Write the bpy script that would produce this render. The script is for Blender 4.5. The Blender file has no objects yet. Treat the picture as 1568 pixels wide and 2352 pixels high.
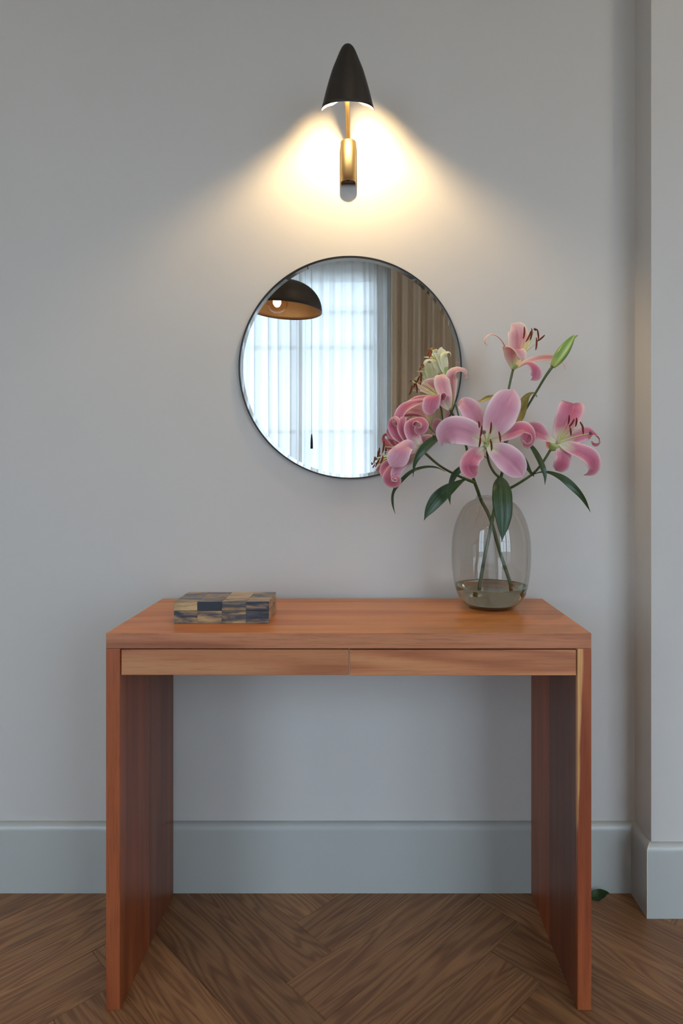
import bpy, bmesh, math, random
from mathutils import Vector, Matrix
random.seed(7)
sc = bpy.context.scene
COL = sc.collection

# ------------------------------------------------------------------ camera
F = 1455.0           # focal length in pixels of the 1568 x 2352 frame
VX, VY = 838.0, 1090.0   # vanishing point of the depth lines
CD = 1.6886          # camera distance from the wall
CH = 1.1045          # camera height
cam = bpy.data.cameras.new('camera'); camo = bpy.data.objects.new('camera', cam); COL.objects.link(camo)
camo.location = (0, -CD, CH); camo.rotation_euler = (math.radians(90), 0, 0)
cam.sensor_fit = 'VERTICAL'; cam.sensor_height = 36.0; cam.sensor_width = 24.0
cam.lens = F/2352*36.0
cam.shift_x = -(VX-784)/2352; cam.shift_y = (VY-1176)/2352
cam.clip_start = 0.02; cam.clip_end = 100
sc.camera = camo

# ------------------------------------------------------------------ colour management, world
sc.view_settings.view_transform = 'Standard'
sc.view_settings.look = 'None'
sc.view_settings.gamma = 1.0
sc.view_settings.use_curve_mapping = False
sc.view_settings.exposure = 0.20
SKY = 6.0            # overcast daylight outside the windows
SCONCE = 4300.0
PENDANT = 80.0
SPOT = 360.0  # strength of the added ceiling spots that warm the upper wall
w = bpy.data.worlds.new('overcast_sky'); sc.world = w; w.use_nodes = True
w.node_tree.nodes['Background'].inputs[0].default_value = (0.68, 0.855, 1.06, 1)
w.node_tree.nodes['Background'].inputs[1].default_value = SKY
sc.cycles.max_bounces = 12; sc.cycles.diffuse_bounces = 5; sc.cycles.glossy_bounces = 6
sc.cycles.transmission_bounces = 10; sc.cycles.transparent_max_bounces = 16
sc.cycles.sample_clamp_indirect = 6.0
sc.cycles.caustics_reflective = True; sc.cycles.caustics_refractive = True
sc.cycles.blur_glossy = 0.5
try: sc.cycles.use_denoising = True
except Exception: pass

def P(px, py, d):     # a point of the photograph at distance d from the camera plane -> world
    return Vector(((px-VX)*d/F, d-CD, CH-(py-VY)*d/F))

# ------------------------------------------------------------------ object helpers
def tag(o, label=None, cat=None, group=None, kind=None):
    if label: o['label'] = label
    if cat: o['category'] = cat
    if group: o['group'] = group
    if kind: o['kind'] = kind
    return o
WL = {}
def put(o, loc, parent):
    loc = Vector(loc); COL.objects.link(o); WL[o.name] = loc
    if parent is not None:
        o.parent = parent; o.location = loc - WL[parent.name]
    else: o.location = loc
    return o
def empty(name, loc, parent=None):
    return put(bpy.data.objects.new(name, None), loc, parent)
def mk(name, verts, faces, mats, parent=None, origin=None, smooth=False, mi=None, uv=None, bevel=0, solid=0, subsurf=0, recalc=False):
    if origin is None:
        n = len(verts); origin = Vector((sum(v[0] for v in verts)/n, sum(v[1] for v in verts)/n, sum(v[2] for v in verts)/n))
    origin = Vector(origin)
    me = bpy.data.meshes.new(name)
    me.from_pydata([tuple(Vector(v)-origin) for v in verts], [], faces)
    if not isinstance(mats, (list, tuple)): mats = [mats]
    for m in mats: me.materials.append(m)
    if mi: 
        for p, i in zip(me.polygons, mi): p.material_index = i
    if uv:
        ul = me.uv_layers.new(name='UVMap')
        for l in me.loops: ul.data[l.index].uv = uv[l.vertex_index]
    if smooth: me.polygons.foreach_set('use_smooth', [True]*len(me.polygons))
    if recalc:
        bm = bmesh.new(); bm.from_mesh(me); bmesh.ops.recalc_face_normals(bm, faces=bm.faces); bm.to_mesh(me); bm.free()
    me.update()
    o = bpy.data.objects.new(name, me); put(o, origin, parent)
    if solid: 
        m = o.modifiers.new('solid', 'SOLIDIFY'); m.thickness = solid; m.offset = 0
    if bevel:
        m = o.modifiers.new('bevel', 'BEVEL'); m.width = bevel; m.segments = 2; m.limit_method = 'ANGLE'; m.angle_limit = math.radians(40)
    if subsurf:
        m = o.modifiers.new('sub', 'SUBSURF'); m.levels = subsurf; m.render_levels = subsurf
    return o
BF = [(0,1,2,3),(7,6,5,4),(0,4,5,1),(1,5,6,2),(2,6,7,3),(3,7,4,0)]
def boxv(x0,x1,y0,y1,z0,z1):
    return [(x0,y0,z0),(x0,y1,z0),(x1,y1,z0),(x1,y0,z0),(x0,y0,z1),(x0,y1,z1),(x1,y1,z1),(x1,y0,z1)]
def box(name, x0,x1,y0,y1,z0,z1, mat, parent=None, bevel=0, origin=None):
    return mk(name, boxv(x0,x1,y0,y1,z0,z1), BF, mat, parent, bevel=bevel, origin=origin)
def boxes(name, lst, mat, parent=None, bevel=0, origin=None):
    V=[]; Fs=[]
    for b in lst:
        n=len(V); V+=boxv(*b); Fs+=[tuple(i+n for i in f) for f in BF]
    return mk(name, V, Fs, mat, parent, bevel=bevel, origin=origin)
def lathe(name, prof, c, mat, parent=None, n=64, cap0=True, cap1=False, axis='z', sy=1.0, smooth=True, solid=0):
    V=[]; Fs=[]
    c = Vector(c)
    for (r,h) in prof:
        for k in range(n):
            a=2*math.pi*k/n
            if axis=='z': V.append(c+Vector((r*math.cos(a), sy*r*math.sin(a), h)))
            else: V.append(c+Vector((r*math.cos(a), h, r*math.sin(a))))
    m=len(prof)
    for i in range(m-1):
        for k in range(n):
            k2=(k+1)%n; Fs.append((i*n+k, i*n+k2, (i+1)*n+k2, (i+1)*n+k))
    if cap0: Fs.append(tuple(reversed(range(n))))
    if cap1: Fs.append(tuple((m-1)*n+k for k in range(n)))
    return mk(name, V, Fs, mat, parent, origin=c, smooth=smooth, recalc=True, solid=solid)
def catmull(pts, n):
    pts=[tuple(p) for p in pts]; k=len(pts[0]); P_=[pts[0]]+pts+[pts[-1]]
    P_[0]=tuple(2*pts[0][i]-pts[1][i] for i in range(k)); P_[-1]=tuple(2*pts[-1][i]-pts[-2][i] for i in range(k))
    # parametrise by chord length over the first three coordinates
    L=[0]
    for a,b in zip(pts[:-1],pts[1:]): L.append(L[-1]+math.dist(a[:3],b[:3])+1e-9)
    out=[]
    for j in range(n+1):
        s=L[-1]*j/n; i=0
        while i<len(pts)-2 and s>L[i+1]: i+=1
        u=(s-L[i])/(L[i+1]-L[i]); u=min(max(u,0),1)
        a,b,c,d=P_[i],P_[i+1],P_[i+2],P_[i+3]
        out.append(tuple(0.5*((2*b[q])+(-a[q]+c[q])*u+(2*a[q]-5*b[q]+4*c[q]-d[q])*u*u+(-a[q]+3*b[q]-3*c[q]+d[q])*u**3) for q in range(k)))
    return out
def tube_geo(pts, n=24, seg=10):      # pts (x,y,z,r)
    S=catmull(pts,n); V=[]; Fs=[]
    up=None
    for i,s in enumerate(S):
        a=Vector(S[max(i-1,0)][:3]); b=Vector(S[min(i+1,n)][:3]); T=(b-a).normalized()
        if up is None: up=T.orthogonal().normalized()
        up=(up-up.dot(T)*T).normalized(); q=T.cross(up); r=max(s[3],1e-5)
        for k in range(seg):
            an=2*math.pi*k/seg; V.append(Vector(s[:3])+up*(r*math.cos(an))+q*(r*math.sin(an)))
    for i in range(n):
        for k in range(seg):
            k2=(k+1)%seg; Fs.append((i*seg+k,i*seg+k2,(i+1)*seg+k2,(i+1)*seg+k))
    Fs.append(tuple(reversed(range(seg)))); Fs.append(tuple(n*seg+k for k in range(seg)))
    return V,Fs
def join(geos):
    V=[];Fs=[];mi=[]
    for g in geos:
        v,f=g[0],g[1]; m=g[2] if len(g)>2 else 0
        n=len(V); V+=v; Fs+=[tuple(i+n for i in q) for q in f]; mi+=[m]*len(f)
    return V,Fs,mi

# ------------------------------------------------------------------ materials
def lin(r,g,b):
    f=lambda c:(c/255/12.92) if c/255<=0.04045 else ((c/255+0.055)/1.055)**2.4
    return (f(r),f(g),f(b),1)
class M:
    def __init__(s,name):
        s.m=bpy.data.materials.new(name); s.m.use_nodes=True; s.t=s.m.node_tree; s.n=s.t.nodes; s.l=s.t.links
        s.p=s.n['Principled BSDF']; s.out=s.n['Material Output']
    def node(s,t,**k):
        x=s.n.new(t)
        for a,b in k.items(): setattr(x,a,b)
        return x
    def link(s,a,b): s.l.new(a,b)
    def coord(s,kind='Object',scale=(1,1,1),rot=(0,0,0),rand=0.0):
        tc=s.node('ShaderNodeTexCoord'); mp=s.node('ShaderNodeMapping'); mp.inputs['Scale'].default_value=scale; mp.inputs['Rotation'].default_value=rot
        src=tc.outputs[kind]
        if rand:
            oi=s.node('ShaderNodeObjectInfo'); mu=s.node('ShaderNodeMath',operation='MULTIPLY'); s.link(oi.outputs['Random'],mu.inputs[0]); mu.inputs[1].default_value=rand
            cb=s.node('ShaderNodeCombineXYZ')
            for i in range(3): s.link(mu.outputs[0],cb.inputs[i])
            ad=s.node('ShaderNodeVectorMath',operation='ADD'); s.link(src,ad.inputs[0]); s.link(cb.outputs[0],ad.inputs[1]); src=ad.outputs[0]
        s.link(src,mp.inputs[0]); return mp.outputs[0]
    def noise(s,vec,scale=5,detail=4,rough=.5,dist=0):
        x=s.node('ShaderNodeTexNoise'); x.inputs['Scale'].default_value=scale; x.inputs['Detail'].default_value=detail; x.inputs['Roughness'].default_value=rough; x.inputs['Distortion'].default_value=dist
        if vec is not None: s.link(vec,x.inputs['Vector'])
        return x.outputs[0]
    def math(s,op,a,b=None,c=None,clamp=False):
        x=s.node('ShaderNodeMath',operation=op); x.use_clamp=clamp
        for i,v in enumerate((a,b,c)):
            if v is None: continue
            if isinstance(v,(int,float)): x.inputs[i].default_value=v
            else: s.link(v,x.inputs[i])
        return x.outputs[0]
    def ramp(s,fac,stops,interp='LINEAR'):
        x=s.node('ShaderNodeValToRGB'); x.color_ramp.interpolation=interp
        el=x.color_ramp.elements
        while len(el)<len(stops): el.new(0.5)
        for e,(p,c) in zip(el,stops): e.position=p; e.color=c if not isinstance(c,(int,float)) else (c,c,c,1)
        s.link(fac,x.inputs[0]); return x.outputs[0]
    def mix(s,fac,a,b,mode='MIX'):
        x=s.node('ShaderNodeMix',data_type='RGBA',blend_type=mode)
        for i,v in ((0,fac),(6,a),(7,b)):
            if isinstance(v,(int,float)): x.inputs[i].default_value=v
            elif isinstance(v,tuple): x.inputs[i].default_value=v
            else: s.link(v,x.inputs[i])
        return x.outputs[2]
    def bump(s,h,strength=.1,dist=.001):
        x=s.node('ShaderNodeBump'); x.inputs['Strength'].default_value=strength; x.inputs['Distance'].default_value=dist
        s.link(h,x.inputs['Height']); s.link(x.outputs[0],s.p.inputs['Normal'])
    def color(s,c):
        if isinstance(c,tuple): s.p.inputs['Base Color'].default_value=c
        else: s.link(c,s.p.inputs['Base Color'])
    def set(s,**k):
        for a,b in k.items(): s.p.inputs[a.replace('_',' ')].default_value=b
def plain(name,c,rough=.5,metal=0,**k):
    m=M(name); m.color(c); m.set(Roughness=rough,Metallic=metal,**k); return m.m

def paint(name,c,amt=1.0):
    m=M(name); v=m.coord('Object')
    a=m.noise(v,3.0,5,.6); b=m.noise(m.coord('Object',(6,6,160)),6,3,.6)   # rolled and brushed paint
    m.color(m.mix(m.ramp(a,[(.3,0),(.7,.5)]),c,tuple(x*.95 for x in c[:3])+(1,)))
    h=m.math('ADD',m.math('MULTIPLY',m.noise(v,90,4,.6),.5*amt),m.math('MULTIPLY',b,.5))
    h=m.math('ADD',h,m.math('MULTIPLY',m.noise(v,14,3,.5),.8))
    m.bump(h,.18,.0012); m.set(Roughness=.62); return m.m
MAT_WALL=paint('wall_paint',lin(193,189,183))
MAT_WALL2=paint('wall_paint_far',lin(190,186,180))
MAT_CEIL=plain('ceiling_paint',lin(225,224,220),.8)
m=M('baseboard_paint'); m.color(lin(172,174,169)); m.set(Roughness=.32); m.bump(m.noise(m.coord('Object',(1,1,30)),20,3,.5),.05,.0006); MAT_BASE=m.m
MAT_CAULK=plain('caulk',lin(225,205,170),.6)

def wood(name,ca,cb,cc,axis='x',figure=7.0,stretch=10,fine=260,rough=.42,rand=0.0,pore=.35,fscale=2.2,bumps=.12):
    m=M(name); st=stretch
    sc1={'x':(1,st,st),'y':(st,1,st),'z':(st,st,1)}[axis]
    sf={'x':(12,fine,fine),'y':(fine,12,fine),'z':(fine,fine,12)}[axis]
    sm={'x':(1.5,45,45),'y':(45,1.5,45),'z':(45,45,1.5)}[axis]
    v=m.coord('Object',tuple(x/st*1.0 for x in sc1) if False else sc1,rand=rand)
    n1=m.noise(v,fscale*.45,2,.45,.15)
    rings=m.math('SINE',m.math('MULTIPLY',n1,figure*6.283))
    rings=m.math('MULTIPLY_ADD',rings,.5,.5)
    med=m.noise(m.coord('Object',sm,rand=rand),1.0,4,.6)
    fin=m.noise(m.coord('Object',sf,rand=rand),1.0,3,.6)
    t=m.math('ADD',m.math('MULTIPLY',m.math('POWER',rings,2.0),.35),m.math('MULTIPLY',med,.69))
    col=m.ramp(t,[(.15,ca),(.48,cb),(.85,cc)])
    dark=m.ramp(fin,[(.36,1.0),(.48,0.0)])
    col=m.mix(m.math('MULTIPLY',dark,pore),col,tuple(x*.45 for x in cc[:3])+(1,))
    if rand:
        oi=m.node('ShaderNodeObjectInfo'); k=m.math('MULTIPLY_ADD',oi.outputs['Random'],.5,.76)
        cb_=m.node('ShaderNodeCombineColor')
        for i in range(3): m.link(k,cb_.inputs[i])
        col=m.mix(1.0,col,cb_.outputs[0],'MULTIPLY')
    m.color(col); m.set(Roughness=rough)
    m.bump(m.math('SUBTRACT',m.math('MULTIPLY',t,.3),dark),bumps,.0004)
    return m
CH1,CH2,CH3=lin(214,146,84),lin(202,126,66),lin(180,102,52)
m=wood('cherry_top',CH1,CH2,CH3,'x',3,14,300,.36,pore=.2); MAT_TOP=m.m
m=wood('cherry_front',lin(196,136,98),lin(178,112,76),lin(142,82,54),'x',4,14,420,.42,pore=.34); MAT_FRONT=m.m
m=wood('cherry_drawer',lin(206,146,100),lin(188,120,78),lin(150,86,56),'x',6,12,360,.42,rand=20,pore=.26); MAT_DRAWER=m.m
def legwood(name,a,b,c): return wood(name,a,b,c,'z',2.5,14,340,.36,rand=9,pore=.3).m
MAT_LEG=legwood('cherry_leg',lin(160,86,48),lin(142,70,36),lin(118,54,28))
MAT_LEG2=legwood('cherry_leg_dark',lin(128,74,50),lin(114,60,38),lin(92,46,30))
# right leg edge with a pale sapwood streak
m=wood('cherry_leg_sapwood',lin(164,88,48),lin(146,72,38),lin(122,56,30),'z',4,14,340,.36,pore=.3)
tc=m.node('ShaderNodeTexCoord'); sp=m.node('ShaderNodeSeparateXYZ'); m.link(tc.outputs['Object'],sp.inputs[0])
zz=m.math('MULTIPLY_ADD',sp.outputs['Z'],1.0,0.0)      # origin at the top of the leg, z negative downwards
edge=m.math('MULTIPLY_ADD',zz,.030,.0135)              # width of the streak, shrinking downwards
edge=m.math('ADD',edge,m.math('MULTIPLY_ADD',m.noise(m.coord('Object',(1,1,1)),6,2,.5),.012,-.006))
f=m.math('SUBTRACT',edge,sp.outputs['X']); f=m.math('MULTIPLY',f,260,clamp=True)
old=m.p.inputs['Base Color'].links[0].from_socket
gr=m.noise(m.coord('Object',(420,420,6)),1,3,.6)
m.link(m.mix(m.math('MULTIPLY',f,m.ramp(gr,[(.3,.35),(.6,.95)])),old,lin(216,164,104)),m.p.inputs['Base Color']); MAT_SAP=m.m
m=wood('oak_plank',lin(168,124,82),lin(140,98,64),lin(112,74,48),'x',20,11,460,.45,rand=37,pore=.42,fscale=2.4,bumps=.2); MAT_OAK=m.m
MAT_SUB=plain('subfloor',lin(45,32,24),.9)

# horn veneer: colour from object colour (r = share of dark, g = shift)
m=M('horn_veneer'); oi=m.node('ShaderNodeObjectInfo'); sp=m.node('ShaderNodeSeparateColor'); m.link(oi.outputs['Color'],sp.inputs[0])
tc=m.node('ShaderNodeTexCoord'); cb=m.node('ShaderNodeCombineXYZ'); g50=m.math('MULTIPLY',sp.outputs[1],50)
m.link(g50,cb.inputs[0]); m.link(g50,cb.inputs[1]); m.link(g50,cb.inputs[2])
ad=m.node('ShaderNodeVectorMath',operation='ADD'); m.link(tc.outputs['Object'],ad.inputs[0]); m.link(cb.outputs[0],ad.inputs[1])
mp=m.node('ShaderNodeMapping'); mp.inputs['Scale'].default_value=(9,34,56); mp.inputs['Rotation'].default_value=(0,.25,0); m.link(ad.outputs[0],mp.inputs[0])
n1=m.noise(mp.outputs[0],1.1,5,.55,1.2)
mp2=m.node('ShaderNodeMapping'); mp2.inputs['Scale'].default_value=(50,220,420); m.link(ad.outputs[0],mp2.inputs[0])
n2=m.noise(mp2.outputs[0],1.0,4,.6)
t=m.math('ADD',n1,m.math('MULTIPLY_ADD',n2,.16,-.08)); t=m.math('ADD',t,m.math('MULTIPLY_ADD',sp.outputs[0],-.5,.25))
m.color(m.ramp(t,[(.36,lin(40,45,56)),(.46,lin(72,72,78)),(.53,lin(128,104,78)),(.66,lin(176,146,104)),(.85,lin(200,172,124))]))
m.set(Roughness=.32); m.bump(n2,.08,.0004); MAT_HORN=m.m
MAT_JOINT=plain('box_joint_filler',lin(110,98,80),.6)

MAT_BRASS=M('brushed_brass'); m=MAT_BRASS; m.color(lin(214,184,128)); m.set(Metallic=1.0,Roughness=.42); m.bump(m.noise(m.coord('Object',(60,60,900)),1,3,.6),.05,.0003); MAT_BRASS=m.m
m=M('black_textured_lacquer'); m.color(lin(40,35,30)); m.set(Roughness=.45,Metallic=.3); m.bump(m.noise(m.coord('Object'),900,3,.6),.25,.0005); MAT_BLACK=m.m
MAT_SHADEIN=plain('shade_inner_white',lin(215,205,190),.5)
MAT_FRAME=plain('mirror_frame_black',lin(28,28,30),.4,.2)
MAT_MIRROR=plain('mirror_silver',(.90,.93,.93,1),.0,1.0)
def emit(name,c,s):
    m=M(name); m.n.remove(m.p); e=m.node('ShaderNodeEmission'); e.inputs[0].default_value=c; e.inputs[1].default_value=s
    m.link(e.outputs[0],m.out.inputs[0]); return m.m
MAT_BULB=emit('sconce_bulb_glow',(1,.72,.38,1),SCONCE)
MAT_FILL_SPOT=emit('fill_spot_glow',(1,.765,.48,1),SPOT)
MAT_FIL=emit('pendant_filament_glow',(1,.72,.42,1),PENDANT)
def thin_glass(name,tint,rough=0.0,glossy=1.0,gamma=1.0):
    m=M(name); m.n.remove(m.p)
    tr=m.node('ShaderNodeBsdfTransparent'); gl=m.node('ShaderNodeBsdfGlossy'); gl.inputs['Roughness'].default_value=rough
    lw=m.node('ShaderNodeLayerWeight'); lw.inputs['Blend'].default_value=.5
    # longer path through the wall near the silhouette: deeper tint
    f=m.ramp(lw.outputs['Facing'],[(0,tint),(.55,tuple(x**1.2 for x in tint[:3])+(1,)),(.85,tuple(x**2.4 for x in tint[:3])+(1,)),(1,tuple(x**6 for x in tint[:3])+(1,))])
    m.link(f,tr.inputs[0])
    fr=m.node('ShaderNodeFresnel'); gm=m.node('ShaderNodeNewGeometry'); m.link(m.math('MULTIPLY_ADD',gm.outputs['Backfacing'],1/1.5-1.5,1.5),fr.inputs[0])
    fc=m.math('MULTIPLY',fr.outputs[0],glossy,clamp=True)
    mx=m.node('ShaderNodeMixShader'); m.link(fc,mx.inputs[0]); m.link(tr.outputs[0],mx.inputs[1]); m.link(gl.outputs[0],mx.inputs[2])
    m.link(mx.outputs[0],m.out.inputs[0]); return m.m
MAT_GLASS=thin_glass('smoky_glass',(.88,.855,.825,1),glossy=1.9)
MAT_PANE=thin_glass('window_glass',(.97,.98,.98,1))
MAT_GLOBE=thin_glass('bulb_globe_glass',(.95,.88,.75,1))
m=M('water'); m.n.remove(m.p); g=m.node('ShaderNodeBsdfGlass'); g.inputs['Color'].default_value=(.86,.90,.84,1); g.inputs['IOR'].default_value=1.333; g.inputs['Roughness'].default_value=0
m.link(g.outputs[0],m.out.inputs[0]); MAT_WATER=m.m

def fabric_sheer(name,c,open_=.45):
    m=M(name); m.n.remove(m.p)
    tr=m.node('ShaderNodeBsdfTransparent'); tl=m.node('ShaderNodeBsdfTranslucent'); df=m.node('ShaderNodeBsdfDiffuse')
    tl.inputs[0].default_value=c; df.inputs[0].default_value=c
    a=m.node('ShaderNodeMixShader'); a.inputs[0].default_value=.50; m.link(df.outputs[0],a.inputs[1]); m.link(tl.outputs[0],a.inputs[2])
    lw=m.node('ShaderNodeLayerWeight'); lw.inputs['Blend'].default_value=.5
    th=m.ramp(lw.outputs['Facing'],[(0,open_),(.6,open_*.65),(1,.02)])
    cr=m.ramp(lw.outputs['Facing'],[(0,c),(.45,c),(.8,tuple(x*.55 for x in c[:3])+(1,)),(1,tuple(x*.3 for x in c[:3])+(1,))]); m.link(cr,tl.inputs[0]); m.link(cr,df.inputs[0])
    b=m.node('ShaderNodeMixShader'); m.link(th,b.inputs[0]); m.link(a.outputs[0],b.inputs[1]); m.link(tr.outputs[0],b.inputs[2])
    m.link(b.outputs[0],m.out.inputs[0]); return m.m
MAT_SHEER=fabric_sheer('sheer_voile',(.92,.90,.88,1),.035)
m=M('drape_linen'); m.color(m.mix(m.noise(m.coord('Object',(300,300,30)),1,3,.6),lin(222,208,190),lin(198,184,166))); m.set(Roughness=.9); MAT_DRAPE=m.m
MAT_WFRAME=plain('window_frame_paint',lin(205,212,214),.4)
m=M('pendant_gold_inner'); m.color(m.mix(m.noise(m.coord('Object'),9,5,.7),lin(132,106,78),lin(96,74,54))); m.set(Roughness=.5,Metallic=.35); MAT_PIN=m.m
m=M('pendant_dark_outer'); m.color(m.mix(m.noise(m.coord('Object'),14,4,.6),lin(30,27,25),lin(62,46,34))); m.set(Roughness=.55); MAT_POUT=m.m
MAT_CORD=plain('black_cord',lin(22,22,22),.6)
MAT_TREE=plain('tree_leaves',lin(80,130,80),.7)

# ------------------------------------------------------------------ room shell
XL,XR,YF,ZC=-3.7,4.0,-3.45,3.05      # side walls, window wall, ceiling
XP,YP=.7190,-.0956                    # inner corner and face of the pier
floor=tag(box('floor',XL,XR,YF-.02,.0,-.06,-.0145,MAT_SUB,origin=(0,0,0)),'subfloor under the oak herringbone planks',kind='structure')
del floor['label']
tag(box('wall_rear',XL-.1,XP+.02,0,.15,-.06,ZC,MAT_WALL,origin=(0,0,0)),kind='structure')
tag(box('wall_pier',XP,XR+.1,YP,.15,-.06,ZC,MAT_WALL,origin=(0,0,0),bevel=.0015),kind='structure')
tag(box('wall_right',XR,XR+.2,YF-.2,YP,-.06,ZC,MAT_WALL2,origin=(0,0,0)),kind='structure')
tag(box('wall_left',XL-.2,XL,YF-.2,.15,-.06,ZC,MAT_WALL2,origin=(0,0,0)),kind='structure')
tag(box('ceiling',XL-.1,XR+.12,YF-.2,.15,ZC,ZC+.1,MAT_CEIL,origin=(0,0,0)),kind='structure')
# window wall with one wide window (seen in the mirror) and unseen ones added for more daylight
W1=(-1.38,.113,.35,2.747)
def wall_with_holes(name,a0,a1,holes,mk_box,mat):
    lst=[]; x=a0
    for (h0,h1,z0,z1) in sorted(holes):
        lst.append((x,h0,-.06,ZC)); lst.append((h0,h1,-.06,z0)); lst.append((h0,h1,z1,ZC)); x=h1
    lst.append((x,a1,-.06,ZC))
    return tag(boxes(name,[mk_box(*b) for b in lst],mat,origin=(0,0,0)),kind='structure')
WS_ADDED=[(-3.2,-1.75,.15,2.80),(1.25,2.45,.15,2.80),(2.6,3.8,.15,2.80)]  # extra windows out of view, added to brighten the room
wall_with_holes('wall_front',XL-.1,XR+.1,[W1]+WS_ADDED,lambda a,b,z0,z1:(a,b,YF-.2,YF,z0,z1),MAT_WALL2)
def window(name,fr,mulls,bars,plane,axis,label):
    a0,a1,z0,z1=fr; t=.045
    if axis=='x': bx=lambda a,b,c,d,o=0: (a,b,plane-.06+o,plane-.0-o,c,d)
    else: bx=lambda a,b,c,d,o=0: (plane-.06+o,plane-o,a,b,c,d)
    ctr=((a0+a1)/2,plane,z0) if axis=='x' else (plane,(a0+a1)/2,z0)
    root=boxes(name,[bx(a0,a0+t,z0,z1),bx(a1-t,a1,z0,z1),bx(a0,a1,z1-t,z1),bx(a0,a1,z0,z0+t)],MAT_WFRAME,origin=ctr)
    tag(root,kind='structure')
    for x in mulls: box('mullion',*bx(x-.03,x+.03,z0+t,z1-t),MAT_WFRAME,root)
    for z in bars: box('glazing_bar',*bx(a0+t,a1-t,z-.014,z+.014,.012),MAT_WFRAME,root)
    xs=[a0]+list(mulls)+[a1]
    for p,q in zip(xs[:-1],xs[1:]):
        box('pane',*bx(p+.03,q-.03,z0+.03,z1-.03,.027),MAT_PANE,root)
    return root
window('window_1',W1,[-.50],[1.457,2.15,2.44],YF-.08,'x','')
for i,f_ in enumerate(WS_ADDED): window('window_%d'%(i+2),f_,[(f_[0]+f_[1])/2],[1.45],YF-.08,'x','')
def portal(loc,rot,sx,sy):
    l=bpy.data.lights.new('daylight_portal','AREA'); l.shape='RECTANGLE'; l.size=sx; l.size_y=sy; l.cycles.is_portal=True
    o=bpy.data.objects.new('daylight_portal',l); COL.objects.link(o); o.location=loc; o.rotation_euler=rot
portal(((W1[0]+W1[1])/2,YF-.15,(W1[2]+W1[3])/2),(math.radians(90),0,math.radians(180)),W1[1]-W1[0],W1[3]-W1[2])
for f_ in WS_ADDED: portal(((f_[0]+f_[1])/2,YF-.15,(f_[2]+f_[3])/2),(math.radians(90),0,math.radians(180)),f_[1]-f_[0],f_[3]-f_[2])
tag(box('ground',-20,20,-30,20,-.5,-.4,plain('street_ground',lin(120,120,115),.9)),kind='structure')

# ---- baseboards with a rounded top
BH,BT,BR=.182,.018,.0145
def base_profile():
    p=[(0,0),(BT,0)]
    for k in range(9):
        a=k/8*math.pi/2; p.append((BT-BR+BR*math.cos(a),BH-BR*1.25+BR*1.25*math.sin(a)))
    p.append((0,BH)); return p
def baseboard(name,a,b,nrm,ma,mb):
    # runs from a to b along a wall, nrm points into the room; ma/mb = mitre slope at either end
    a=Vector(a);b=Vector(b);nrm=Vector(nrm);d=(b-a).normalized(); V=[];pr=base_profile();n=len(pr)
    for end,mit in ((a,ma),(b,mb)):
        for (t,z) in pr: V.append(end+nrm*t+d*(mit*t)+Vector((0,0,z)))
    Fs=[(i,(i+1)%n,n+(i+1)%n,n+i) for i in range(n)]      # open ends: they meet in the mitres
    o=mk(name,V,Fs,MAT_BASE,origin=a,recalc=True,smooth=False)
    for p in o.data.polygons:
        if len(p.vertices)==4 and .02<p.normal.z<.97: p.use_smooth=True
    return tag(o,kind='structure')
baseboard('baseboard_rear',(XL,0,0),(XP,0,0),(0,-1,0),0,-1)
baseboard('baseboard_return',(XP,0,0),(XP,YP,0),(-1,0,0),1,.97)
baseboard('baseboard_pier',(XP,YP,0),(XR,YP,0),(0,-1,0),-.97,0)
# pale filler line where the two baseboards meet at the pier's outer corner
c=Vector((XP-BT*.985,YP-BT*.985,0)); pts=[(c.x,c.y,.001),(c.x,c.y,BH-.022)]
for k in range(1,7):
    a=k/6*math.pi/2; r=BR; pts.append((c.x+r*(1-math.cos(a)),c.y+r*(1-math.cos(a)),BH-.0185+.0185*math.sin(a)))
V,Fs=tube_geo([p+(.0010,) for p in pts],30,6)
tag(mk('trim_corner_filler',V,Fs,MAT_CAULK),kind='structure')

# ---- herringbone planks
PW,PL=.1305,.6525
u_o,v_o=.100,-.3415
def clip(poly,ax,val,keep_less):
    out=[]
    for i in range(len(poly)):
        a=poly[i];b=poly[(i+1)%len(poly)]
        ia=(a[ax]<=val)==keep_less or a[ax]==val; ib=(b[ax]<=val)==keep_less or b[ax]==val
        if ia: out.append(a)
        if ia!=ib:
            t=(val-a[ax])/(b[ax]-a[ax]); out.append((a[0]+(b[0]-a[0])*t,a[1]+(b[1]-a[1])*t))
    return out
R2=math.sqrt(2)
def uv2xy(u,v): return ((u+v)/R2,(v-u)/R2)
planks=[]; far={'a':([],[]),'b':([],[])}
for j in range(-50,55):
    for n in range(-8,9):
        u0=u_o+PW*j; v0=v_o-PW*j+2*PL*n; planks.append((u0,u0+PW,v0,v0+PL,'a'))
        v1=v_o+PW*j; u1=u_o-PW*j+2*PL*n; planks.append((u1-PL,u1,v1,v1+PW,'b'))
cnt=0
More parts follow.
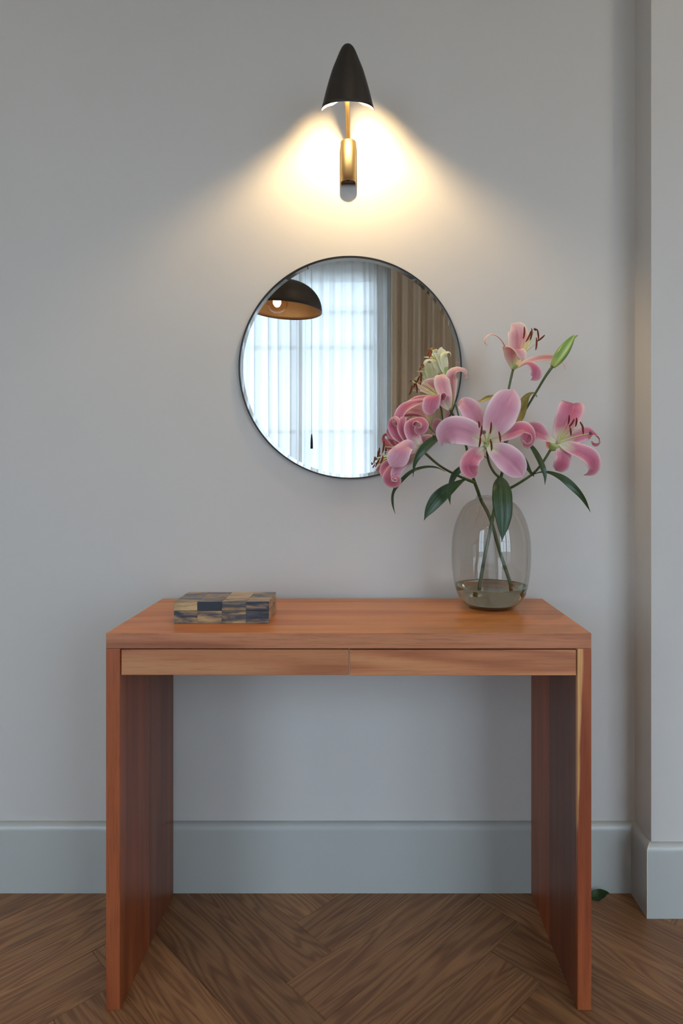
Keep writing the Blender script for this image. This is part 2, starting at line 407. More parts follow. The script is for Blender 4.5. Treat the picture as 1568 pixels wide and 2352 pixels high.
for (u0,u1,v0,v1,kind) in planks:
    g=.00035
    q=[uv2xy(u0+g,v0+g),uv2xy(u1-g,v0+g),uv2xy(u1-g,v1-g),uv2xy(u0+g,v1-g)]
    if max(p[0] for p in q)<XL or min(p[0] for p in q)>XR or max(p[1] for p in q)<YF or min(p[1] for p in q)>0: continue
    cx,cy=uv2xy((u0+u1)/2,(v0+v1)/2); ang=math.pi/4 if kind=='a' else -math.pi/4
    for ax,val,kl in ((0,XL,False),(0,XR,True),(1,YF,False),(1,-.001,True)):
        if len(q)>2: q=clip(q,ax,val,kl)
    if len(q)<3: continue
    area=abs(sum(q[i][0]*q[(i+1)%len(q)][1]-q[(i+1)%len(q)][0]*q[i][1] for i in range(len(q)))/2)
    if area<.00004: continue
    # local frame: x along the plank, so that the grain follows it
    ca,sa=math.cos(-ang),math.sin(-ang)
    loc=[((x-cx)*ca-(y-cy)*sa,(x-cx)*sa+(y-cy)*ca) for x,y in q]
    if sum(loc[i][0]*loc[(i+1)%len(loc)][1]-loc[(i+1)%len(loc)][0]*loc[i][1] for i in range(len(loc)))<0: loc.reverse()
    n=len(loc); dz=random.uniform(-.00012,.0)
    gx=sum(p[0] for p in loc)/n; gy=sum(p[1] for p in loc)/n; b=.0006
    ins=[]
    for (x,y) in loc:
        dx,dy=gx-x,gy-y; L=math.hypot(dx,dy) or 1; ins.append((x+dx/L*b*1.5,y+dy/L*b*1.5))
    V=[(x,y,-.0145) for x,y in loc]+[(x,y,-.0006+dz) for x,y in loc]+[(x,y,dz) for x,y in ins]
    Fs=[tuple(reversed(range(n)))]+[(i,(i+1)%n,n+(i+1)%n,n+i) for i in range(n)]+[(n+i,n+(i+1)%n,2*n+(i+1)%n,2*n+i) for i in range(n)]+[tuple(range(2*n,3*n))]
    if abs(cx)>1.9:
        FV,FF=far[kind]; c2,s2_=math.cos(ang),math.sin(ang); ox=(cx*c2+cy*s2_,-cx*s2_+cy*c2); nn_=len(FV)
        FV+=[(x+ox[0],y+ox[1],z) for x,y,z in V]; FF+=[tuple(i+nn_ for i in f) for f in Fs]; continue
    o=mk('plank',V,Fs,MAT_OAK,floor,origin=(0,0,0)); o.location=(cx,cy,0); o.rotation_euler=(0,0,ang); cnt+=1
print('planks',cnt)
for kind,ang in (('a',math.pi/4),('b',-math.pi/4)):
    o=mk('far_planks',far[kind][0],far[kind][1],MAT_OAK,floor,origin=(0,0,0)); o.rotation_euler=(0,0,ang); o['kind']='stuff'

# ------------------------------------------------------------------ console table
TX0,TX1,TY0,TY1,TZ=-.5336,.4664,CD*-1+1.305,-.0200,.778   # y front = -.3836
LT=.0290; TT=.0322
tbl=tag(empty('console_table',((TX0+TX1)/2,(TY0+TY1)/2,0)),'reddish cherry wood console table with two flush drawers against the wall','table')
# the top: upper face and front edge carry different grain
o=mk('tabletop',boxv(TX0,TX1,TY0,TY1,TZ-TT,TZ),BF,[MAT_TOP,MAT_FRONT],tbl,mi=[0,0,0,1,0,0],bevel=.0012)
for p in o.data.polygons:
    p.material_index=1 if abs(p.normal.z)<.5 else 0
zt=TZ-TT-.0004
SPL=-CD+1.484; SPR=-CD+1.501
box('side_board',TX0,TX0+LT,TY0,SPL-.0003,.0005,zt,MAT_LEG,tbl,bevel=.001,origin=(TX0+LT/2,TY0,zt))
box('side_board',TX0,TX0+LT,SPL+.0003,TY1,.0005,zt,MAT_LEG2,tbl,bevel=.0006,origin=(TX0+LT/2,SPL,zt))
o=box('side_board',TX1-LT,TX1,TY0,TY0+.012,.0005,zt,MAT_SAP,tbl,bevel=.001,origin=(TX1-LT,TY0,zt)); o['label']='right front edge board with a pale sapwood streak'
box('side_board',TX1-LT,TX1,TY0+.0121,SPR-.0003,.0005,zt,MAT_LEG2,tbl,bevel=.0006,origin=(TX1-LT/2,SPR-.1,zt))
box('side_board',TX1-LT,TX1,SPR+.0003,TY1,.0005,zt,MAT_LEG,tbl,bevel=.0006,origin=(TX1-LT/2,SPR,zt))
DX0,DX1=TX0+LT+.0012,TX1-LT-.0012; DM=-.0326; DZ0,DZ1=.6902,.7432
for a,b in ((DX0,DM-.0011),(DM+.0011,DX1)):
    z1=DZ1-(0 if a<DM-.1 else .0008); z0=DZ0-(0 if a<DM-.1 else .0008)
    dr=box('drawer',a,b,TY0+.003,TY0+.022,z0,z1,MAT_DRAWER,tbl,bevel=.0014)
    boxes('drawer_box',[(a+.008,b-.008,TY0+.0215,TY1-.012,z0+.006,z0+.012),(a+.008,a+.018,TY0+.0215,TY1-.012,z0+.0122,z1-.006),(b-.018,b-.008,TY0+.0215,TY1-.012,z0+.0122,z1-.006),(a+.0182,b-.0182,TY1-.022,TY1-.012,z0+.0122,z1-.006)],MAT_DRAWER,dr)

# ------------------------------------------------------------------ horn box
BX0,BX1,BY0,BY1=-.4190,-.2105,-CD+1.389,-CD+1.5015; BZ=TZ; BS=.0277; BTP=.0478
hb=tag(empty('trinket_box',((BX0+BX1)/2,(BY0+BY1)/2,BZ)),'low lidded box veneered in dark blue-grey and tan horn tiles on tabletop','box')
k_=.0012
body=box('box_body',BX0+k_,BX1-k_,BY0+k_,BY1-k_,BZ+.0002,BZ+BS-.0003,MAT_JOINT,hb)
lid=box('lid',BX0+k_,BX1-k_,BY0+k_,BY1-k_,BZ+BS+.0005,BZ+BTP-k_,MAT_JOINT,hb)
cols=[BX0,BX0+.0515,BX0+.1050,BX0+.1580,BX1]
def tile(par,v,dark,seed):
    o=box('veneer_tile',*v,MAT_HORN,par,bevel=.00025); o.color=(dark,seed,0,1)
g=.00022
fr_low=[(.55,.11),(.45,.23),(.48,.62),(.66,.41)]; fr_up=[(.18,.53),(1.0,.67),(.55,.79),(.60,.37)]
for i in range(4):
    a,b=cols[i]+g,cols[i+1]-g
    tile(body,(a,b,BY0,BY0+k_,BZ+.0003,BZ+BS-.0003),*fr_low[i])
    tile(lid,(a,b,BY0,BY0+k_,BZ+BS+.0005,BZ+BTP-k_*0),*fr_up[i])
    tile(body,(a,b,BY1-k_,BY1,BZ+.0003,BZ+BS-.0003),.5,.3+i*.1); tile(lid,(a,b,BY1-k_,BY1,BZ+BS+.0005,BZ+BTP),.5,.7+i*.07)
tops=[[(.42,.12),(.50,.35)],[(.46,.47),(.52,.14)],[(.44,.21),(.15,.83)],[(.38,.93),(.42,.07)]]
for i in range(4):
    a,b=cols[i]+g,cols[i+1]-g
    tile(lid,(a,b,BY0+k_+g,BY0+.029,BZ+BTP-k_,BZ+BTP),*tops[i][0])
    tile(lid,(a,b,BY0+.029+2*g,BY1-k_-g,BZ+BTP-k_,BZ+BTP),*tops[i][1])
ym=BY0+.058
for (xa,xb) in ((BX0,BX0+k_),(BX1-k_,BX1)):
    for (ya,yb,s_) in ((BY0+k_+g,ym-g,.15),(ym+g,BY1-k_-g,.45)):
        tile(body,(xa,xb,ya,yb,BZ+.0003,BZ+BS-.0003),.35,s_); tile(lid,(xa,xb,ya,yb,BZ+BS+.0005,BZ+BTP-k_-g),.3,s_+.3)

# ------------------------------------------------------------------ round mirror
MX,MZ,MR=-.0393,1.3883,.2955
mir=tag(empty('round_mirror',(MX,0,MZ)),'round wall mirror with a thin black frame reflecting curtained window','mirror')
fr=lathe('mirror_frame',[(MR-.004,0),(MR,0),(MR,-.0120),(MR-.0006,-.0126),(MR-.0028,-.0126),(MR-.0034,-.0120),(MR-.0034,-.004)],(MX,0,MZ),MAT_FRAME,mir,n=256,cap0=False,axis='y',smooth=False)
# glass: flat face with a narrow bevelled rim, facing the room
lathe('mirror_glass',[(MR-.0124,-.003),(MR-.0124,-.0096),(.0001,-.0096)],(MX,0,MZ),MAT_MIRROR,mir,n=256,cap0=False,axis='y',smooth=False)
lathe('bevelled_edge',[(MR-.0125,-.0096),(MR-.0036,-.0090)],(MX,0,MZ),MAT_MIRROR,mir,n=256,cap0=False,axis='y',smooth=True)

# ------------------------------------------------------------------ wall sconce
LX=-.0440
scn=tag(empty('wall_lamp',(LX,0,1.873)),'brass wall lamp with a black beak-shaped shade above the round mirror','lamp')
# bracket: a round-fronted sleeve, closed against the wall, hollow from below
def ushape(r,depth,n=20):
    pts=[(-r,0)]
    for k in range(n+1):
        a=math.pi+k/n*math.pi; pts.append((r*math.cos(a),-(depth-r)+r*math.sin(a)))
    pts.append((r,0)); return pts
o_=ushape(.0206,.0385); i_=ushape(.0186,.0365)
V=[];Fs=[];n=len(o_); z0,z1=1.8735,1.9790
for z in (z0,z1): V+=[(LX+x,y-.0003,z) for x,y in o_]
V+=[(LX+x*.985,y*.985-.0003,z1+.0012) for x,y in o_]
Fs+=[(i,i+1,n+i+1,n+i) for i in range(n-1)]+[(n+i,n+i+1,2*n+i+1,2*n+i) for i in range(n-1)]+[tuple(range(2*n,3*n))]
nb=len(V)
V+=[(LX+x,y-.0003,z0) for x,y in i_]+[(LX+x,y-.0003,z0+.004) for x,y in i_]
Fs+=[(i+1,i,nb+i,nb+i+1) for i in range(n-1)]+[(nb+i+1,nb+i,nb+n+i,nb+n+i+1) for i in range(n-1)]+[tuple(reversed(range(nb+n,nb+2*n)))]
br=mk('wall_bracket',V,Fs,[MAT_BRASS,plain('bracket_underside',lin(70,45,28),.6)],scn,recalc=True,origin=(LX,0,z0)); br.data.polygons[len(br.data.polygons)-1].material_index=1
for p in br.data.polygons: p.use_smooth=len(p.vertices)==4
lathe('switch',[(.0,-.0015),(.0028,-.0015),(.0034,0),(.0034,.003)],(LX,-.026,z0+.0015),MAT_BLACK,br,n=16,cap0=False)
# stem
V,Fs=tube_geo([(LX,-.022,1.976,.0050),(LX,-.024,1.986,.0050),(LX,-.036,1.996,.0052),(LX,-.062,2.0045,.0056),(LX,-.100,2.013,.0064),(LX,-.140,2.024,.0072),(LX,-.165,2.036,.0074)],34,20)
mk('stem',V,Fs,MAT_BRASS,scn,smooth=True)
# shade: conical beak, rim notched upwards on the wall side
SC=Vector((LX+.0028,-.175,0)); SYR=.72; ZA=2.1336
prof=[(0,.0),(.0006,.0045),(.0030,.0092),(.0092,.0146),(.0195,.0197),(.0360,.0264),(.0630,.0372),(.0900,.0455),(.1155,.0525),(.1400,.0585),(.1605,.0635)]
rimt=[(0,1.9731),(.5,1.996),(.707,2.003),(.866,2.0135),(.985,2.030),(1.0,2.034)]
def rim_z(sa):
    if sa<0: return 1.9731-.004*sa*sa
    for (a,b),(c_,d_) in zip(rimt[:-1],rimt[1:]):
        if a<=sa<=c_+1e-6: return b+(d_-b)*(sa-a)/(c_-a)
    return 2.034
def shade_pt(t,a,off):
    ca,sa=math.cos(a),math.sin(a)
    z=ZA-(ZA-rim_z(sa))*t; dz=ZA-z; i=0
    while i<len(prof)-2 and dz>prof[i+1][0]: i+=1
    u=(dz-prof[i][0])/(prof[i+1][0]-prof[i][0]); r=prof[i][1]+(prof[i+1][1]-prof[i][1])*u
    r=max(r-off,0); return (SC.x+r*ca,SC.y+SYR*r*sa,z-off*.2)
V=[];Fs=[];mi=[];NA=96;NT=26
ts=[(k/NT)**1.6 for k in range(NT+1)]; ts[0]=.0006
for s_,off in ((0,0),(1,.0012)):
    for t in ts:
        for k in range(NA): V.append(shade_pt(t,2*math.pi*k/NA,off))
H=(NT+1)*NA
for s_ in (0,1):
    for i in range(NT):
        for k in range(NA):
            k2=(k+1)%NA; q=(s_*H+i*NA+k,s_*H+(i+1)*NA+k,s_*H+(i+1)*NA+k2,s_*H+i*NA+k2)
            Fs.append(q if s_==0 else tuple(reversed(q))); mi.append(s_)
    Fs.append(tuple(s_*H+k for k in range(NA))); mi.append(s_)
for k in range(NA):
    k2=(k+1)%NA; Fs.append((NT*NA+k,H+NT*NA+k,H+NT*NA+k2,NT*NA+k2)); mi.append(1)
sh=mk('lamp_shade',V,Fs,[MAT_BLACK,MAT_SHADEIN],scn,smooth=True,mi=mi,origin=(LX,-.175,2.05))
bc=(SC.x,SC.y+.005,2.010)
lathe('bulb',[(.0,.003),(.0040,.0045),(.0065,.009),(.0070,.013),(.0062,.018),(.0045,.024)],bc,MAT_BULB,scn,n=24,cap0=False)
lathe('bulb_socket',[(.0050,.024),(.0095,.025),(.0095,.055),(.006,.060),(.0,.062)],bc,MAT_SHADEIN,scn,n=24,cap0=False)

# ------------------------------------------------------------------ pendants (one seen in the mirror, an unseen twin added for warm light)
def pendant(x,y,z,tilt,label):
    R=.235; root=tag(empty('pendant_lamp',(x,y,z)),label,'lamp','dark dome pendant lamps in the room')
    pr=[(R,0)]+[(R*math.cos(a)**.85,.185*math.sin(a)) for a in [k/14*math.pi/2 for k in range(1,14)]]+[(.012,.1855)]
    V=[];Fs=[];mi=[];n=56;rt=Matrix.Rotation(tilt,3,'Y')
    for off in (0,.004):
        for (r,h) in pr:
            for k in range(n):
                a=2*math.pi*k/n; r2=max(r-off,.004); V.append(Vector((x,y,z))+rt@Vector((r2*math.cos(a),r2*math.sin(a),h-off*.6)))
    m_=len(pr);H=m_*n
    for s_ in (0,1):
        for i in range(m_-1):
            for k in range(n):
                k2=(k+1)%n; q=(s_*H+i*n+k,s_*H+i*n+k2,s_*H+(i+1)*n+k2,s_*H+(i+1)*n+k); Fs.append(q if s_==0 else tuple(reversed(q))); mi.append(s_)
    for k in range(n):
        k2=(k+1)%n; Fs.append((k2,k,H+k,H+k2)); mi.append(1)
    mk('lamp_shade',V,Fs,[MAT_POUT,MAT_PIN],root,smooth=True,mi=mi,origin=(x,y,z))
    top=Vector((x,y,z))+rt@Vector((0,0,.185))
    V,Fs=tube_geo([tuple(top-Vector((0,0,.03)))+(.003,),(top.x,top.y,(top.z+ZC)/2,.003),(top.x,top.y,ZC,.003)],6,8); mk('cord',V,Fs,MAT_CORD,root,smooth=True)
    lathe('ceiling_rose',[(.05,-.025),(.055,-.02),(.055,-.0002)],(top.x,top.y,ZC),MAT_CORD,root,n=32)
    b=Vector((x,y,z))+rt@Vector((-.050,0,.050))
    g_=lathe('bulb_globe',[(.0,-.068)]+[(.068*math.sin(a),-.068*math.cos(a)) for a in [k/12*math.pi for k in range(1,10)]]+[(.018,.072)],b,MAT_GLOBE,root,n=32,cap0=False)
    lathe('filament',[(.0,-.032),(.014,-.026),(.024,-.008),(.024,.010),(.014,.026),(.0,.030)],b,MAT_FIL,g_,n=16,cap0=False)
    lathe('bulb_socket',[(.017,.0),(.02,.005),(.02,.03),(.0,.035)],b+Vector((0,0,.072)),MAT_CORD,root,n=20,cap0=False)
pendant(-.505,-2.31,2.135,math.radians(3),'black dome pendant lamp with globe bulb and gold inside, reflected in mirror')
pendant(1.15,-1.75,2.20,0,'added second black dome pendant lamp for warm light, unseen at the right')

def spot(x,y,label):  # unseen ceiling spots, added to put warm light on the upper wall
    r=tag(lathe('added_ceiling_spot',[(.030,-.004),(.047,-.004),(.050,-.0005)],(x,y,ZC),MAT_WFRAME,None,n=32,cap0=False),label,'lamp')
    mk('added_spot_lens',[Vector((x+.030*math.cos(a),y+.030*math.sin(a),ZC-.0035)) for a in [-k*math.pi/12 for k in range(24)]],[tuple(range(24))],MAT_FILL_SPOT,r)
spot(-1.5,-1.15,'added unseen ceiling spotlight for warm fill above left end of table')
spot(.15,-1.45,'added unseen ceiling spotlight for warm fill in front of the wall lamp')
spot(1.25,-.95,'added unseen ceiling spotlight for warm fill near the pier')
spot(2.1,-1.9,'added unseen ceiling spotlight for warm fill farthest right')
# ------------------------------------------------------------------ curtains seen in the mirror
def curtain(name,x0,x1,y,z0,z1,mat,label,cat,amp,per,seed,group=None,solid=0,par=None):
    rnd=random.Random(seed); n=int((x1-x0)/.006); V=[];Fs=[]; ph=0;xs=[]
    # folds of uneven spacing
    folds=[];x=x0
    while x<x1+per: folds.append(x); x+=per*rnd.uniform(.55,1.5)
    amps=[amp*rnd.uniform(.5,1.2) for _ in folds]
    def off(x,s):
        i=max(k for k in range(len(folds)) if folds[k]<=x+1e-9) if x>=folds[0] else 0
        if i>=len(folds)-1: return 0
        u=(x-folds[i])/(folds[i+1]-folds[i]); return (amps[i]*math.sin(2*math.pi*u)+.35*amps[i]*math.sin(4*math.pi*u+1+i+s*.8))
    NZ=14
    for j in range(NZ+1):
        s=j/NZ; z=z1+(z0-z1)*s
        for i in range(n+1):
            x=x0+(x1-x0)*i/n; V.append((x+.012*math.sin(s*2.5+x*9)*s, y+off(x,s)*(.7+.3*s), z))
    for j in range(NZ):
        for i in range(n): a=j*(n+1)+i; Fs.append((a,a+1,a+n+2,a+n+1))
    o=mk(name,V,Fs,mat,par,smooth=True,solid=solid,origin=((x0+x1)/2,y,z1))
    return tag(o,label,cat,group)
curtain('sheer_curtain',-1.55,-.49,-3.27,.02,2.97,MAT_SHEER,'white sheer curtain left of the window post in the mirror','curtain',.030,.075,3)
curtain('sheer_curtain',-.55,.34,-3.38,.02,2.97,MAT_SHEER,'white sheer curtain right of the window post in the mirror','curtain',.030,.070,5)
curtain('linen_drape',.20,1.05,-3.18,.02,2.97,MAT_DRAPE,'beige linen drape at the right of the mirror reflection','curtain',.055,.085,11,solid=.002)
rl=tag(boxes('curtain_rail',[(XL+.02,XR-.02,-3.42,-3.14,2.975,2.99)],MAT_WFRAME),'white ceiling-height curtain rail above sheers and drape','rail')
cd=tag(empty('pull_rod',P(718,600,CD*1+3.16)*1),'thin pull rod with dark end hanging before sheer curtain in mirror','curtain rod')
cd.location=((716-VX)*(CD+3.12)/F,-3.12,2.9); WL[cd.name]=Vector(cd.location)
q=cd.location
V,Fs=tube_geo([(q.x,-3.12,2.975,.0014),(q.x,-3.12,2.2,.0014),(q.x,-3.12,1.41,.0014)],4,8); mk('rod',V,Fs,plain('rod_grey',lin(190,195,198),.5),cd,smooth=True)
V,Fs=tube_geo([(q.x,-3.12,1.41,.004),(q.x,-3.12,1.36,.009),(q.x,-3.12,1.30,.010)],6,10); mk('weight',V,Fs,MAT_CORD,cd,smooth=True)

# ------------------------------------------------------------------ vase and water
VC=Vector(((1127-VX)*1.56/F,1.56-CD,TZ))
def rad(h):
    pr=[(0,.046),(.001,.050),(.006,.0590),(.0157,.0710),(.0253,.0780),(.0435,.0868),(.063,.0910),(.1014,.0955),(.14,.0962),(.1775,.0935),(.216,.0842),(.2354,.0748),(.2547,.0600),(.265,.0440),(.2685,.0375)]
    for a,b in zip(pr[:-1],pr[1:]):
        if a[0]<=h<=b[0]:
            return a[1]+(b[1]-a[1])*(h-a[0])/(b[0]-a[0])
    return pr[-1][1]
hp=[(.0,.0002),(.03,.0002),(.046,.0004),(.0520,.0020),(.0600,.0065),(.0668,.0115),(.0728,.0178),(.0780,.0253),(.0826,.0335),(.0868,.0440),(.0905,.060),(.0935,.080),(.0955,.1014),(.0963,.124),(.0962,.145),(.0950,.165),(.0922,.185),(.0880,.203),(.0825,.2190),(.0752,.2350),(.0672,.2475),(.0582,.2565),(.0490,.2625),(.0410,.2660),(.0370,.2685),(.0352,.2715),(.0350,.2745),(.0362,.2752),(.0372,.2745)]
va=tag(empty('glass_vase',VC),'rounded smoky glass vase holding pink lilies at right end of table','vase')
lathe('vase_body',hp,VC,MAT_GLASS,va,n=96,cap0=False)
lathe('vase_foot',[(.0,.0008),(.040,.0008),(.050,.0030),(.054,.0060),(.044,.0085),(.0,.0095)],VC,thin_glass('thick_foot_glass',(.16,.15,.13,1)),va,n=64,cap0=False)
wl=.0545
wp=[(.0,.0100),(.044,.0100),(.0565,.0102)]+[(r-.0011,h) for r,h in hp if .0105<h<.054]+[(rad(wl)-.0006,wl),(rad(wl)-.0035,wl-.0009),(.0,wl-.0009)]
wt=lathe('water',wp,VC,MAT_WATER,None,n=96,cap0=False); tag(wt,'shallow grey-green water in the bottom of the glass vase','water')

# ------------------------------------------------------------------ lilies
def petal_mat(name,pink,deep,pale,throat,spots=0.0):
    m=M(name); tc=m.node('ShaderNodeTexCoord'); sp=m.node('ShaderNodeSeparateXYZ'); m.link(tc.outputs['UV'],sp.inputs[0])
    t,v=sp.outputs[0],sp.outputs[1]; av=m.math('ABSOLUTE',v)
    st=m.node('ShaderNodeMapping'); st.inputs['Scale'].default_value=(2.2,13,1); m.link(tc.outputs['UV'],st.inputs[0])
    n=m.noise(st.outputs[0],1.6,4,.6); n2=m.noise(m.coord('Object'),60,3,.5)
    # pale towards the margin and the tip, deeper along the middle
    k=m.math('MULTIPLY',m.math('SUBTRACT',1.0,m.math('POWER',av,3.0)),m.ramp(t,[(0,.4),(.35,.8),(.65,1),(1,.5)]))
    k=m.math('ADD',k,m.math('MULTIPLY_ADD',n,.7,-.38)); 
    c=m.ramp(k,[(.05,pale),(.5,pink),(1.0,deep)])
    rib=m.math('MULTIPLY',m.ramp(av,[(0,1),(.05,.6),(.13,0)]),m.ramp(t,[(.15,0),(.4,.8),(.85,.5),(1,0)]))
    c=m.mix(m.math('MULTIPLY',rib,.6),c,deep)
    mar=m.ramp(av,[(.88,0),(.95,1)]); c=m.mix(m.math('MULTIPLY',mar,1.0),c,pale)
    th=m.ramp(m.math('ADD',t,m.math('MULTIPLY',av,.10)),[(.08,1),(.18,.75),(.32,0)]); c=m.mix(th,c,throat)
    gr=m.math('MULTIPLY',m.ramp(av,[(0,1),(.14,0)]),m.ramp(t,[(.0,1),(.22,.8),(.34,0)])); c=m.mix(m.math('MULTIPLY',gr,.7),c,lin(176,196,110))
    if spots:
        s_=m.ramp(m.noise(m.coord('Object'),420,1,.3),[(.72,0),(.75,1)]); s_=m.math('MULTIPLY',s_,m.ramp(t,[(.2,0),(.3,1),(.5,1),(.62,0)])); c=m.mix(m.math('MULTIPLY',s_,spots),c,lin(130,30,50))
    m.color(c); m.set(Roughness=.5); m.p.inputs['Sheen Weight'].default_value=.15
    m.bump(m.noise(st.outputs[0],5,2,.5),.10,.001)
    tl=m.node('ShaderNodeBsdfTranslucent'); m.link(c,tl.inputs[0]); mx=m.node('ShaderNodeMixShader'); mx.inputs[0].default_value=.28
    m.link(m.p.outputs[0],mx.inputs[1]); m.link(tl.outputs[0],mx.inputs[2]); m.link(mx.outputs[0],m.out.inputs[0])
    return m.m
MP_A=petal_mat('petal_pink_open',lin(230,182,196),lin(212,140,162),lin(244,222,224),lin(238,236,208))
MP_B=petal_mat('petal_pink_deep',lin(228,152,168),lin(202,98,128),lin(246,216,218),lin(238,234,206),.5)
MP_C=petal_mat('petal_blush',lin(244,206,196),lin(226,150,160),lin(250,232,218),lin(222,216,160))
MP_D=petal_mat('petal_cream',lin(240,236,208),lin(222,222,164),lin(250,246,228),lin(190,204,112))
m=M('leaf_green'); tc=m.node('ShaderNodeTexCoord'); sp=m.node('ShaderNodeSeparateXYZ'); m.link(tc.outputs['UV'],sp.inputs[0])
vs=m.math('SINE',m.math('MULTIPLY',sp.outputs[1],26)); vs=m.ramp(vs,[(.75,0),(1,1)])
mp=m.node('ShaderNodeMapping'); mp.inputs['Scale'].default_value=(3,9,1); m.link(tc.outputs['UV'],mp.inputs[0])
c=m.ramp(m.noise(mp.outputs[0],1.5,3,.6),[(.3,lin(26,50,30)),(.7,lin(50,76,38))])
m.color(m.mix(m.math('MULTIPLY',vs,.28),c,lin(92,124,66))); m.set(Roughness=.38); MAT_LEAF=m.m
m=M('leaf_bronze'); m.color(m.ramp(m.noise(m.coord('Object'),35,3,.6),[(.35,lin(96,96,40)),(.65,lin(150,130,56))])); m.set(Roughness=.4); MAT_LEAFB=m.m
m=M('stem_green'); m.color(m.ramp(m.noise(m.coord('Object',(1,1,.3)),40,3,.6),[(.35,lin(56,72,36)),(.65,lin(80,94,50))])); m.set(Roughness=.45); MAT_STEM=m.m
MAT_FILA=plain('filament',lin(214,216,140),.5)
m=M('anther'); m.color(m.ramp(m.noise(m.coord('Object'),500,3,.6),[(.3,lin(70,20,12)),(.7,lin(128,46,22))])); m.set(Roughness=.9); MAT_ANTH=m.m
MAT_STIG=plain('stigma',lin(104,70,84),.5)
MAT_STIGG=plain('stigma_young',lin(166,150,70),.5)
MAT_CUP=petal_mat('cup',lin(214,214,160),lin(190,196,120),lin(235,222,200),lin(150,176,92))

def w3(n):  # (right, up, towards viewer) -> world
    return Vector((n[0],-n[2],n[1]))
def petal(name,pts,d0,mat,parent,cup=.16,ruf=.06,seed=0,nt=30,nv=14,rib=.05,thick=.0006,edge=1.0):
    # pts: (px,py,dd,width_px[,normal]) ; normals are interpolated where missing
    N=[p[4] if len(p)>4 else None for p in pts]
    if N[0] is None: N[0]=next((x for x in N if x),(0,0,1))
    if N[-1] is None: N[-1]=next((x for x in reversed(N) if x),(0,0,1))
    i=0
    while i<len(N):
        if N[i] is None:
            j=i
            while N[j] is None: j+=1
            a,b=N[i-1],N[j]
            for k in range(i,j):
                u=(k-i+1)/(j-i+1); N[k]=tuple(a[q]*(1-u)+b[q]*u for q in range(3))
            i=j
        i+=1
    rows=[]
    for p,n in zip(pts,N):
        d=d0+p[2]; W=P(p[0],p[1],d); nn=w3(n).normalized(); rows.append((W.x,W.y,W.z,p[3]*d/F,nn.x,nn.y,nn.z))
    S=catmull(rows,nt); V=[];UV=[];Fs=[];rnd=random.Random(seed); ph=rnd.uniform(0,6)
    for i,s in enumerate(S):
        a=Vector(S[max(i-1,0)][:3]); b=Vector(S[min(i+1,nt)][:3]); T=(b-a).normalized()
        nn=Vector(s[4:7]); nn=(nn-nn.dot(T)*T)
        nn=nn.normalized() if nn.length>1e-4 else T.orthogonal().normalized()
        B=T.cross(nn).normalized(); t=i/nt; w_=max(s[3],.0004)
        if t>.82: w_*=max(.04,max(0,1-((t-.82)/.185)**2)**.72)
        for k in range(nv+1):
            v=-1+2*k/nv; ww=w_/2
            off=cup*w_*(v*v-.3)*(1-.5*t) - rib*w_*math.exp(-(v/.13)**2) + ruf*w_*abs(v)**3*math.sin(ph+t*13+(1.7 if v>0 else 0))*math.sin(math.pi*min(t*1.1,1))
            V.append(Vector(s[:3])+B*(v*ww)+nn*off); UV.append((t,v))
    n1=nv+1
    for i in range(nt):
        for k in range(nv): a=i*n1+k; Fs.append((a,a+1,a+n1+1,a+n1))
    o=mk(name,V,Fs,mat,parent,smooth=True,uv=UV)
    md=o.modifiers.new('solid','SOLIDIFY'); md.thickness=thick; md.offset=0
    return o
def stamen(d0,throat,anth,parent,fil_bulge=0,mat_a=None):
    (tx,ty,td)=throat; (ax,ay,ad,dx,dy,L)=anth[:6]
    a=P(tx,ty,d0+td); b=P(ax,ay,d0+ad); mid=(a+b)/2+Vector((0,0,.003))
    g=[tube_geo([tuple(a)+(.0009,),tuple(mid)+(.0008,),tuple(b)+(.0005,)],12,6)+(0,)]
    s=(d0+ad)/F; n=math.hypot(dx,dy); dv=Vector((dx/n,0,dy/n))*(L*s/2); pr=[]
    side=Vector((-dv.z,0,dv.x)).normalized()*(L*s*.05)
    for k in range(9):
        u=-1+k/4; pr.append(tuple(b+dv*u+side*(u*u)-Vector((0,.0012,0)))+(.0021*math.sqrt(max(1-u*u*.93,.03)),))
    g.append(tube_geo(pr,16,8)+(1,))
    V,Fs,mi=join(g); return mk('stamen',V,Fs,[MAT_FILA,mat_a or MAT_ANTH],parent,smooth=True,mi=mi)
def pistil(d0,throat,st,parent,r=.0044,mat=None):
    a=P(*throat[:2],d0+throat[2]); b=P(*st[:2],d0+st[2]); T=(b-a).normalized(); mid=(a+b)/2+Vector((0,0,.002))
    g=[tube_geo([tuple(a)+(.0022,),tuple(mid)+(.0014,),tuple(b)+(.0015,)],12,8)+(0,)]
    g.append(tube_geo([tuple(b-T*r*.5)+(r*.5,),tuple(b)+(r*.98,),tuple(b+T*r*.45)+(r*.9,),tuple(b+T*r*.75)+(r*.2,)],10,12)+(1,))
    V,Fs,mi=join(g)
    # three lobes
    for v in V[13*8:]:
        pass
    return mk('pistil',V,Fs,[MAT_FILA,mat or MAT_STIG],parent,smooth=True,mi=mi)
def cup(base,to,r0,r1,parent,label=None,mat=None):
    base=Vector(base);to=Vector(to)
    V,Fs=tube_geo([tuple(base)+(r0,),tuple(base.lerp(to,.4))+(r0+(r1-r0)*.75,),tuple(to)+(r1,)],10,14)
    uvs=[((i//14)/10*.3,0) for i in range(len(V))]
    o=mk('flower',V,Fs,mat or MAT_CUP,parent,smooth=True,uv=uvs)
    if label: o['label']=label
    return o
def stem(paths,parent):
    g=[]
    for pts in paths: g.append(tube_geo([tuple(P(a,b,c))+(r,) for a,b,c,r in pts],40,10)+(0,))
    V,Fs,mi=join(g); return mk('stem',V,Fs,MAT_STEM,parent,smooth=True)

